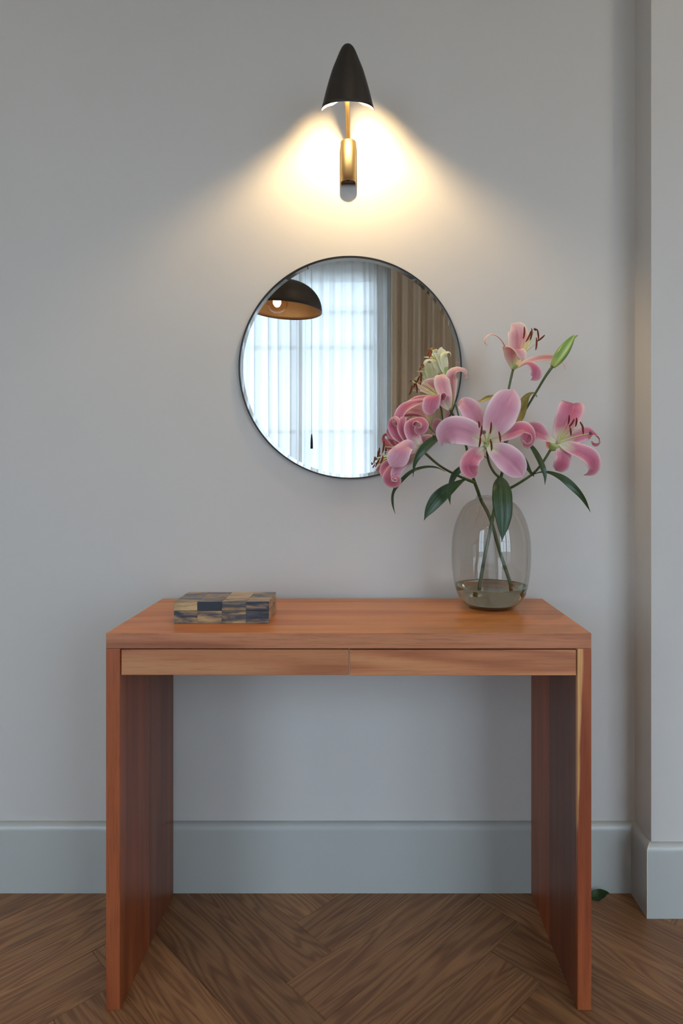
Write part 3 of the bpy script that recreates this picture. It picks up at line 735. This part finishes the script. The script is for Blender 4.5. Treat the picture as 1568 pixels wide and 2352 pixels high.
# -- spray one: foot at the right of the vase, leans left
s1=tag(empty('lily_stem',P(1181,1366,1.575)),'lily stem leaning left over mirror with two pink trumpet blooms and one cream','flower')
stem([[(1181,1366,1.575,.0046),(1172,1341,1.57,.0045),(1147,1265,1.565,.0044),(1125,1190,1.56,.0043),(1105,1150,1.555,.0042),(1096,1125,1.54,.0042),(1087,1100,1.52,.0040),(1078,1060,1.50,.0034),(1066,1010,1.485,.003),(1048,968,1.46,.0028),(1034,943,1.437,.0030)],
      [(1088,1108,1.522,.004),(1050,1092,1.49,.0030),(1010,1070,1.44,.0028),(975,1040,1.405,.0030)],
      [(1068,1016,1.487,.003),(1056,968,1.52,.0024),(1046,930,1.545,.0022),(1036,900,1.56,.0022),(1025,866,1.566,.0030)]],s1)
# F4 upper pink trumpet
d=1.425
f4=cup(P(1034,944,d+.012),P(1026,922,d+.006),.003,.008,s1)
pm=MP_B
petal('petal',[(1034,942,.012,8),(1024,918,.012,26),(1008,893,.010,44),(985,888,.012,38),(968,888,.018,22),(957,884,.02,4)],d,MP_C,f4,seed=1,cup=.10)
petal('petal',[(1034,942,.012,8,(-.4,0,1)),(1036,915,.010,20,(-.5,0,1)),(1037,885,.008,26,(-.4,.3,1)),(1038,862,.0,30,(-.1,.5,1)),(1050,850,-.008,30,(0,1,.5)),(1062,853,.0,28,(.5,.8,.6)),(1072,860,.018,22,(1,.2,.3)),(1068,874,.03,6,(.7,-.7,-.2))],d,MP_C,f4,seed=2,cup=.12)
petal('petal',[(1033,942,.004,8,(0,0,1)),(1026,915,-.006,26,(.0,0,1)),(1017,888,-.010,38,(0,.1,1)),(1014,868,-.008,34,(0,.5,1)),(1018,859,.006,16,(0,1,.2))],d,MP_C,f4,seed=3,cup=-.10)
petal('petal',[(1032,941,.0,8,(0,.2,1)),(1023,926,-.010,26,(-.3,.3,1)),(1013,909,-.022,34,(-.5,.8,.5)),(1000,908,-.034,38,(-.5,.9,.5)),(991,922,-.040,40,(-.25,.1,1)),(988,940,-.036,38,(-.1,-.1,1)),(992,952,-.028,30,(0,-.4,1))],d,MP_B,f4,seed=4,cup=.05)
petal('petal',[(1028,936,.004,8,(-.1,1,.5)),(1005,922,-.002,16,(-.1,1,.6)),(978,921,-.006,20,(-.1,.9,.7)),(950,926,-.008,24,(-.3,.7,.8)),(928,938,-.010,30,(-.6,.5,.8)),(916,956,-.010,26,(-.6,0,1)),(920,974,-.006,16,(-.3,-.2,1)),(928,981,-.002,4)],d,MP_B,f4,seed=5,cup=.10)
petal('petal',[(1028,936,.02,8,(0,1,.3)),(1002,915,.03,16,(0,1,.5)),(972,912,.035,18,(0,1,.5)),(945,920,.03,18,(-.5,.8,.4)),(930,934,.03,14,(-1,.3,.3)),(932,948,.03,3)],d,MP_B,f4,seed=6)
for a in ((944,896,-.035,.3,.95,25),(957,891,-.030,-.12,1,25),(959,873,-.02,.5,.85,23),(966.5,871,-.015,.08,1,32),(952,882,.0,.2,1,20)): stamen(d,(1012,912,0),a,f4)
pistil(d,(1020,925,0),(944,874,-.028),f4)
# F5 left low trumpet
d=1.39
f5=cup(P(976,1040,d+.012),P(962,1034,d+.004),.003,.008,s1)
petal('petal',[(974,1038,.01,8,(.3,.3,1)),(962,1022,.004,24,(.4,.2,1)),(949,1003,0,34,(.3,0,1)),(943,984,-.002,32,(-.1,.3,1)),(947,969,-.008,28,(-.3,.9,.7)),(961,963,-.018,28,(0,.9,.6)),(973,972,-.024,32,(.7,.3,.8)),(972,984,-.026,32,(.7,-.4,.6)),(964,990,-.026,30,(-.1,-.9,.5)),(957,985,-.024,28,(-.9,-.1,.5)),(959,978,-.022,24,(-.3,.9,.4)),(965,979,-.020,18,(.8,.3,.4))],d,MP_B,f5,seed=11,cup=.05,nt=40)
petal('petal',[(965,1034,.02,8,(0,.5,1)),(940,1018,.02,20,(.2,.4,1)),(918,1006,.02,24,(.2,.2,1)),(905,990,.018,24,(-.2,.1,1)),(899,972,.012,22,(-.6,.5,.7)),(905,961,.006,20,(-.1,1,.5)),(914,966,.0,16,(.7,.4,.6)),(913,978,.0,5,(.7,-.3,.7))],d,MP_B,f5,seed=12,nt=34)
petal('petal',[(966,1034,.012,8,(0,.3,1)),(945,1016,.010,22,(0,.2,1)),(928,996,.010,24,(0,.1,1)),(922,976,.012,22,(-.2,.3,1)),(928,960,.016,16,(0,.8,.5)),(938,958,.02,5,(.4,1,.2))],d,MP_B,f5,seed=13)
petal('petal',[(973,1039,.0,8,(-.1,.4,1)),(953,1031,-.008,26,(-.1,.4,1)),(936,1024,-.020,40,(-.5,.4,.8)),(923,1034,-.030,48,(-.5,.2,1)),(913,1050,-.032,52,(-.3,0,1)),(905,1064,-.028,44,(-.2,-.2,1)),(900,1074,-.022,24,(0,-.6,1))],d,MP_A,f5,seed=14,cup=-.06)
petal('petal',[(970,1044,.014,6,(0,0,1)),(940,1058,.010,18,(-.2,.2,1)),(914,1070,.008,26,(-.3,.2,1)),(898,1082,.004,30,(-.8,.2,.8)),(892,1096,-.002,36,(-.6,-.2,.9)),(899,1108,-.008,34,(-.2,-.7,.8)),(909,1109,-.014,32,(.5,-.7,.8)),(914,1101,-.018,30,(.9,.2,.5)),(908,1096,-.020,26,(.0,.9,.5)),(903,1100,-.020,22,(-.8,.3,.4)),(906,1104,-.018,16,(-.2,-.8,.4))],d,MP_B,f5,seed=15,nt=44,cup=.02)
petal('petal',[(955,1048,.004,6,(0,.2,1)),(930,1062,-.004,20,(.2,.1,1)),(914,1076,-.008,28,(.3,0,1)),(908,1090,-.006,26,(.4,-.1,1)),(912,1104,.0,16,(.4,-.3,1))],d,MP_A,f5,seed=17)
petal('petal',[(968,1044,.02,6,(0,.3,1)),(935,1054,.024,20,(0,.2,1)),(905,1062,.024,24,(0,.3,1)),(886,1072,.020,24,(-.3,.2,1)),(878,1087,.016,14,(-.5,0,1)),(884,1098,.012,3)],d,MP_B,f5,seed=16)
for a in ((881,1026,-.035,.12,1,32),(870,1040,-.030,.18,1,24),(877,1056,-.03,.35,1,20),(867,1062,-.02,.6,1,15),(886,1034,-.0,.1,1,18)): stamen(d,(946,1037,0),a,f5)
pistil(d,(955,1038,-.004),(862,1053,-.035),f5)
# F6 cream young trumpet behind
d=1.56
f6=cup(P(1026,869,d),P(1012,834,d+.004),.0055,.0125,s1,'young greenish-cream trumpet bloom',MAT_CUP)
petal('petal',[(1023,868,-.006,12),(1016,848,-.012,18),(1008,828,-.016,22),(1002,812,-.020,24),(1000,803,-.022,18,(0,1,.3)),(1000,803,-.030,6,(0,1,.3))],d,MP_D,f6,seed=21,cup=-.25)
petal('petal',[(1025,868,-.002,10,(.5,0,1)),(1021,845,-.008,16,(.5,0,1)),(1018,824,-.010,17,(.4,.2,1)),(1022,811,-.012,15,(-.2,1,.6)),(1030,808,-.012,12,(.3,1,.5)),(1035,813,-.010,8,(1,.2,.4)),(1034,820,-.008,2,(1,-.3,.3))],d,MP_D,f6,seed=22,cup=-.1)
petal('petal',[(1020,864,-.006,10,(-.4,0,1)),(1008,845,-.014,17,(-.4,.2,1)),(995,830,-.020,15,(-.3,.8,.7)),(983,826,-.022,13,(-.3,1,.6)),(975,833,-.022,12,(-1,.3,.6)),(976,843,-.020,4,(-1,-.3,.6))],d,MP_D,f6,seed=23,cup=-.1)
petal('petal',[(1018,860,.008,8,(0,.3,1)),(1002,836,.010,18,(0,.3,1)),(990,823,.010,14,(0,1,.4)),(980,821,.010,10,(0,1,.4)),(972,820,.010,3,(0,1,.4))],d,MP_D,f6,seed=24)
petal('petal',[(1023,862,.010,8),(1018,836,.014,22),(1014,812,.016,22),(1013,801,.018,12),(1015,797,.02,3)],d,MP_D,f6,seed=25)
petal('petal',[(1020,862,.014,8),(1006,832,.02,20),(1000,812,.024,18),(994,804,.03,8)],d,MP_D,f6,seed=26)
m_a=plain('anther_young',lin(150,62,28),.9)
for a in ((984,811,.0,.3,1,12),(987,816,-.006,.2,1,12),(996,801,.0,1,.2,10),(991,806,.01,.5,1,10),(988,804,.012,1,.2,10)): stamen(d,(1006,835,0),a,f6,mat_a=m_a)
pistil(d,(1006,835,0),(991,802,.0),f6,.0042,MAT_STIGG)
# leaves of spray one
def leaf(pts,par,mat=None,d0=0,cupv=.12,**k): return petal('leaf',pts,d0,mat or MAT_LEAF,par,cup=cupv,ruf=.02,rib=.05,thick=.0005,**k)
leaf([(1087,1106,1.52,3,(0,1,.3)),(1068,1102,1.50,6,(0,1,.5)),(1048,1112,1.48,17,(.3,.8,.6)),(1022,1130,1.46,30,(.5,.5,.8)),(1000,1150,1.45,33,(.5,.3,.9)),(983,1175,1.445,20,(.4,.2,1)),(973,1196,1.445,2)],s1,seed=31)
leaf([(1078,1052,1.49,4,(0,1,.5)),(1062,1072,1.46,11,(.5,.6,.8)),(1042,1092,1.44,16,(.7,.3,.8)),(1033,1115,1.43,15,(.8,.1,.7)),(1031,1138,1.43,13,(.7,0,.8)),(1034,1160,1.435,2)],s1,seed=32)
leaf([(1030,990,1.45,6,(0,1,.6)),(1012,1000,1.42,13,(.2,.9,.7)),(988,1016,1.39,19,(.5,.7,.7)),(966,1038,1.375,19,(.7,.4,.7)),(952,1064,1.37,13,(.8,.1,.7)),(948,1096,1.375,2)],s1,seed=33)
leaf([(1022,1083,1.462,3,(0,1,.6)),(1002,1074,1.45,6,(0,1,.8)),(975,1073,1.44,8,(0,1,.9)),(945,1083,1.44,9,(.3,.8,.9)),(920,1105,1.445,9,(.5,.5,.9)),(903,1130,1.45,9,(.8,.2,.8)),(901,1155,1.455,8,(.9,0,.8)),(907,1181,1.46,2)],s1,seed=34,nt=34)
leaf([(1066,1005,1.485,4,(0,0,1)),(1064,985,1.49,8,(.4,0,1)),(1063,965,1.495,8,(.4,0,1)),(1066,938,1.50,2)],s1,seed=35)
# -- spray two: foot at the left, holds the big open bloom
s2=tag(empty('lily_stem',P(1098,1360,1.55)),'upright lily stem with large open pink bloom, side blooms and green bud','flower')
stem([[(1098,1362,1.55,.0046),(1103,1334,1.55,.0045),(1112,1282,1.55,.0044),(1125,1220,1.552,.0043),(1133.6,1175,1.557,.0042),(1142,1130,1.555,.0042),(1150,1097,1.54,.0040),(1157,1062,1.51,.0038),(1160,1010,1.50,.0034),(1160,950,1.50,.003),(1168,893,1.50,.0028),(1178,847,1.50,.0030)],
      [(1150,1100,1.54,.0036),(1133,1083,1.50,.0030),(1122,1060,1.45,.0028),(1117,1028,1.405,.0030)],
      [(1144,1128,1.553,.004),(1175,1119,1.545,.0034),(1222,1089,1.52,.0032),(1245,1063,1.505,.0030),(1264,1033,1.50,.0032)],
      [(1160,1020,1.50,.0034),(1175,993,1.50,.0030),(1197,957,1.49,.0028),(1230,902,1.475,.0027),(1252,865,1.46,.0030),(1268,842,1.455,.0038)]],s2)
# F1 big open lily
d=1.375
f1=cup(P(1117,1030,d+.032),P(1118,1019,d+.016),.004,.009,s2,'large open bloom facing the room')
petal('petal',[(1115,1010,.020,10),(1104,985,.014,38),(1090,958,.012,50),(1077,936,.016,48),(1064,924,.026,38,(-.3,.8,.8)),(1054,926,.036,26,(-1,.5,.2)),(1052,934,.034,14,(-1,-.5,-.2))],d,MP_A,f1,seed=41,cup=.04)
petal('petal',[(1116,1030,.022,8,(0,-.1,1)),(1100,1040,.010,32,(-.2,0,1)),(1085,1050,.0,42,(-.4,.1,1)),(1077,1068,-.004,44,(-.3,-.2,1)),(1082,1084,.004,38,(0,-.4,1)),(1092,1091,.012,22,(.5,-.8,.6)),(1096,1086,.016,10,(1,0,.3))],d,MP_B,f1,seed=42,cup=.06)
petal('petal',[(1122,1012,.020,8,(0,.2,1)),(1145,1005,.012,22,(0,.3,1)),(1172,993,.006,34,(-.1,.3,1)),(1196,984,.0,38,(0,.5,1)),(1213,988,-.006,38,(.5,.6,.8)),(1224,1003,-.012,34,(1,.1,.6)),(1219,1020,-.016,28,(.6,-.8,.5)),(1206,1022,-.018,20,(-.4,-.9,.5)),(1200,1010,-.018,10,(-1,0,.5))],d,MP_B,f1,seed=43,nt=36,cup=.04)
petal('petal',[(1113,1018,.014,12),(1096,1006,-.002,46,(.15,.1,1)),(1070,992,-.012,62,(0,0,1)),(1043,988,-.010,66,(-.15,.1,1)),(1022,998,.002,56,(-.5,.1,1)),(1014,1014,.014,26,(-.6,-.3,1)),(1014,1024,.02,6)],d,MP_A,f1,seed=44,cup=.10)
petal('petal',[(1119,1012,.014,12),(1130,990,-.002,48,(-.1,-.15,1)),(1147,957,-.012,74,(0,0,1)),(1163,926,-.008,70,(.1,.15,1)),(1174,904,.004,44,(.1,.4,1)),(1178,894,.012,18,(.1,.8,1))],d,MP_A,f1,seed=45,cup=.11)
petal('petal',[(1120,1022,.014,12),(1138,1034,-.002,42,(-.1,.1,1)),(1160,1049,-.012,62,(0,0,1)),(1180,1068,-.010,60,(.1,-.1,1)),(1194,1084,-.002,42,(.2,-.2,1)),(1201,1096,.006,10)],d,MP_A,f1,seed=46,cup=.10)
for a in ((1100,975,-.040,-.12,1,16),(1105,991,-.045,.12,1,28),(1127,983,-.040,.10,1,28),(1102,1015,-.040,.12,1,26),(1128,1022,-.045,-.10,1,28),(1147.5,1003,-.035,-.15,1,26)): stamen(d,(1118,1017,.012),a,f1)
pistil(d,(1118,1019,.016),(1111,993,-.048),f1)
# F2 right lily
d=1.49
f2=cup(P(1265,1034,d+.010),P(1274,1020,d),.004,.0125,s2,None,MAT_CUP)
petal('petal',[(1278,1016,.010,8),(1286,994,.010,36),(1298,970,.008,54),(1308,948,.008,60),(1314,932,.014,56,(0,.4,1)),(1316,925,.028,42,(.1,1,.3)),(1318,928,.045,14,(.1,.6,-1))],d,MP_B,f2,seed=51,cup=.09)
petal('petal',[(1276,1016,.004,8,(.1,.3,1)),(1261,1008,.0,18,(0,.4,1)),(1247,998,-.004,32,(0,.2,1)),(1232,990,-.002,44,(-.1,.1,1)),(1217,994,.004,44,(-.3,0,1)),(1209,1012,.012,26,(-.3,-.3,1)),(1212,1032,.018,3)],d,MP_B,f2,seed=52,cup=.05)
petal('petal',[(1281,1012,.012,8,(0,.4,1)),(1304,1012,.012,20,(0,.3,1)),(1328,1002,.012,32,(0,.2,1)),(1349,994,.014,34,(.1,.4,1)),(1364,997,.012,30,(.6,.7,.6)),(1376,1008,.006,26,(1,.1,.5)),(1374,1020,.0,20,(.5,-.9,.5)),(1363,1020,-.002,14,(-.6,-.7,.6)),(1358,1012,-.002,8,(-1,.1,.5))],d,MP_B,f2,seed=53,nt=36,cup=.04)
petal('petal',[(1281,1020,.0,8,(0,.1,1)),(1289,1034,-.006,30,(0,.1,1)),(1293,1050,-.008,38,(0,.1,1)),(1289,1067,-.004,38,(0,-.3,1)),(1281,1078,.006,28,(-.2,-.7,1)),(1275,1080,.014,12,(-.4,-1,.4))],d,MP_B,f2,seed=54,cup=.06)
petal('petal',[(1282,1017,.002,8,(-.1,.3,1)),(1300,1024,-.008,26,(-.1,.4,1)),(1324,1033,-.014,36,(0,.3,1)),(1347,1044,-.016,42,(.2,.2,1)),(1362,1060,-.012,42,(.4,0,1)),(1364,1078,-.004,30,(.3,-.4,1)),(1353,1088,.006,18,(0,-.6,1)),(1340,1091,.014,4)],d,MP_B,f2,seed=55,cup=.08)
petal('petal',[(1270,1030,.012,8,(0,0,1)),(1266,1026,.024,20,(-.3,0,1)),(1262,1015,.035,20,(-.5,.5,.5)),(1256,1008,.05,8)],d,MP_B,f2,seed=56)
for a in ((1306,964,-.02,.12,1,22),(1313,972,-.03,.55,.85,23),(1323,970,-.02,.12,1,22),(1310,991,-.035,-.1,1,20),(1336,977,-.03,-.45,.9,20),(1338,988,-.04,-.15,1,20)): stamen(d,(1284,1012,-.002),a,f2)
pistil(d,(1282,1016,-.002),(1355,995,-.045),f2)
# F3 top blush lily
d=1.495
f3=cup(P(1178,849,d),P(1181,838,d),.0032,.0085,s2,None,MAT_CUP)
petal('petal',[(1177,847,.0,8,(1,.2,.2)),(1169,826,.002,15,(1,.3,.3)),(1161,800,.002,17,(.9,.5,.3)),(1151,781,.0,15,(.6,.9,.3)),(1138,770,-.002,13,(.1,1,.3)),(1125,769,-.002,11,(-.5,.9,.3)),(1115,777,-.002,10,(-1,.3,.3)),(1113,787,-.002,8,(-1,-.1,.3)),(1120,794,.0,2,(-.7,-.7,.2))],d,MP_C,f3,seed=61,nt=34,cup=.12)
petal('petal',[(1178,846,.008,8),(1184,822,.014,32),(1189,796,.018,48),(1190,771,.020,50),(1186,755,.022,42),(1178,747,.026,20),(1173,742,.03,4)],d,MP_C,f3,seed=62,cup=.12)
petal('petal',[(1177,847,-.004,8,(0,-.2,-1)),(1175,828,-.012,24,(-.1,-.1,-1)),(1173,812,-.020,32,(0,.4,-1)),(1177,801,-.030,40,(.2,1,0)),(1187,803,-.040,40,(.5,.8,.7)),(1197,813,-.042,34,(.5,.3,1)),(1201,824,-.040,18,(.3,0,1)),(1197,830,-.036,4,(.2,-.2,1))],d,MP_C,f3,seed=63,cup=.06,nt=34)
petal('petal',[(1179,848,-.002,8,(0,1,.3)),(1193,842,-.010,18,(-.1,1,.4)),(1208,835,-.018,22,(0,1,.5)),(1221,838,-.024,26,(.3,.9,.8)),(1230,851,-.026,30,(.3,.2,1)),(1229,866,-.022,24,(.1,-.2,1)),(1218,874,-.016,4,(0,-.5,1))],d,MP_B,f3,seed=64,cup=.08)
petal('petal',[(1180,846,.004,8,(0,.8,.6)),(1204,833,.002,13,(0,.7,.7)),(1226,826,.0,16,(0,.5,.9)),(1247,822,.0,18,(0,.5,.9)),(1268,821,.004,18,(.2,.6,.8)),(1284,828,.008,16,(.5,.6,.7)),(1295,839,.012,13,(.8,.4,.6)),(1298,852,.016,3)],d,MP_C,f3,seed=65,nt=30)
petal('petal',[(1178,847,.006,8,(.4,0,1)),(1170,820,.012,26,(.5,0,1)),(1163,800,.014,26,(.4,.3,1)),(1158,792,.02,10,(0,1,.3))],d,MP_C,f3,seed=66)
for a in ((1203.5,764.6,-.004,.08,1,29),(1213.6,774,-.02,.42,.9,28),(1220,768,-.01,.12,1,28),(1235.4,768,-.01,-.12,1,25),(1241.5,778,-.02,.8,.62,25),(1231.6,790,-.03,.05,1,30)): stamen(d,(1194,822,0),a,f3)
pistil(d,(1192,826,0),(1228.7,757,-.012),f3)
# bud
def bud(a,b,rmax,par):
    a=Vector(a);b=Vector(b);T=(b-a).normalized();X=T.orthogonal().normalized();Y=T.cross(X);V=[];Fs=[];n=48;m_=26;L=(b-a).length;UV=[]
    for i in range(m_+1):
        t=i/m_; r=rmax*(math.sin(math.pi*min(t*.93+.07,1)**.85)**.72)
        if t>.93: r*=.62+.38*(1-t)/.07
        for k in range(n):
            an=2*math.pi*k/n; q=abs(math.sin(an*1.5)); rr=r*(.88+.13*q**.6); V.append(a+T*(L*t)+X*(rr*math.cos(an))+Y*(rr*math.sin(an))); UV.append((t,q))
    for i in range(m_):
        for k in range(n): k2=(k+1)%n; Fs.append((i*n+k,i*n+k2,(i+1)*n+k2,(i+1)*n+k))
    Fs.append(tuple(reversed(range(n)))); Fs.append(tuple(m_*n+k for k in range(n)))
    m=M('bud_green'); tc=m.node('ShaderNodeTexCoord'); sp=m.node('ShaderNodeSeparateXYZ'); m.link(tc.outputs['UV'],sp.inputs[0])
    c=m.ramp(sp.outputs[1],[(0,lin(206,200,110)),(.25,lin(178,190,100)),(.6,lin(122,158,74)),(1,lin(96,138,62))])
    c=m.mix(m.ramp(sp.outputs[0],[(0,.7),(.25,0),(.9,0),(1,.7)]),c,lin(190,196,110)); m.color(c); m.set(Roughness=.4)
    return mk('bud',V,Fs,m.m,par,smooth=True,uv=UV)
d=1.455
bd=bud(P(1268,842,d),P(1320,768,d-.004),.0138,s2); bd['label']='closed green lily bud'
V,Fs=tube_geo([tuple(P(1319,775,d-.004))+(.0022,),tuple(P(1324,771,d-.006))+(.0014,),tuple(P(1327.5,770,d-.006))+(.0004,)],8,8); mk('bud_tip',V,Fs,plain('bud_tip_green',lin(150,160,80),.5),bd,smooth=True)
# leaves of spray two
leaf([(1149,1094,1.53,8,(0,1,.5)),(1151,1104,1.50,30,(0,.8,.7)),(1153,1122,1.472,43,(0,.3,1)),(1154,1150,1.458,46,(0,0,1)),(1156,1182,1.450,40,(0,0,1)),(1155,1210,1.448,26,(0,0,1)),(1152,1245,1.447,2)],s2,seed=71,cupv=-.14)
leaf([(1233,912,1.474,3,(0,1,.5)),(1226,903,1.474,7,(-.3,1,.5)),(1213,908,1.476,14,(-.6,.6,.8)),(1202,925,1.48,21,(-.5,.1,1)),(1195,950,1.485,22,(-.4,0,1)),(1184,978,1.49,14,(-.3,0,1)),(1176,996,1.495,3)],s2,MAT_LEAFB,seed=72)
leaf([(1162,925,1.50,3,(0,1,.6)),(1145,912,1.505,8,(0,.8,.8)),(1122,913,1.51,12,(0,.6,.9)),(1106,920,1.515,9,(0,.6,.9)),(1095,922,1.52,2)],s2,MAT_LEAFB,seed=73)
leaf([(1214,1018,1.53,4,(.3,0,1)),(1223,1030,1.52,13,(.3,.3,1)),(1234,1048,1.50,16,(.3,.2,1)),(1245,1072,1.483,15,(.3,.1,1)),(1251,1092,1.482,9,(.3,0,1)),(1251,1114,1.484,2)],s2,seed=74)
leaf([(1226,1094,1.518,3,(.3,.3,1)),(1216,1082,1.50,12,(.3,.5,1)),(1207,1066,1.49,16,(.2,.5,1)),(1198,1048,1.485,10,(.2,.5,1)),(1192,1036,1.485,2)],s2,seed=75)
leaf([(1222,1091,1.52,3,(0,1,.5)),(1240,1085,1.51,6,(0,1,.6)),(1262,1086,1.50,12,(-.1,.9,.6)),(1290,1098,1.49,17,(-.4,.7,.7)),(1315,1118,1.485,17,(-.6,.5,.7)),(1338,1144,1.485,11,(-.7,.3,.7)),(1356,1177,1.49,2)],s2,seed=76)
leaf([(1120,1055,1.44,2,(0,1,.6)),(1108,1045,1.44,4,(0,1,.6)),(1094,1040,1.445,3,(0,1,.6))],s2,seed=77)

# ------------------------------------------------------------------ fallen leaf on the floor
fl=petal('fallen_leaf',[(1352,2062,1.655,4,(0,1,.2)),(1362,2060,1.652,18,(0,1,.6)),(1376,2056,1.648,24,(0,1,.7)),(1390,2053,1.640,14,(0,1,.6)),(1400,2052,1.632,3,(0,1,.2))],0,MAT_LEAF,None,cup=.25)
fl.location.z=max(fl.location.z,.008)
tag(fl,'small green leaf fallen on oak floor by the right table leg','leaf')
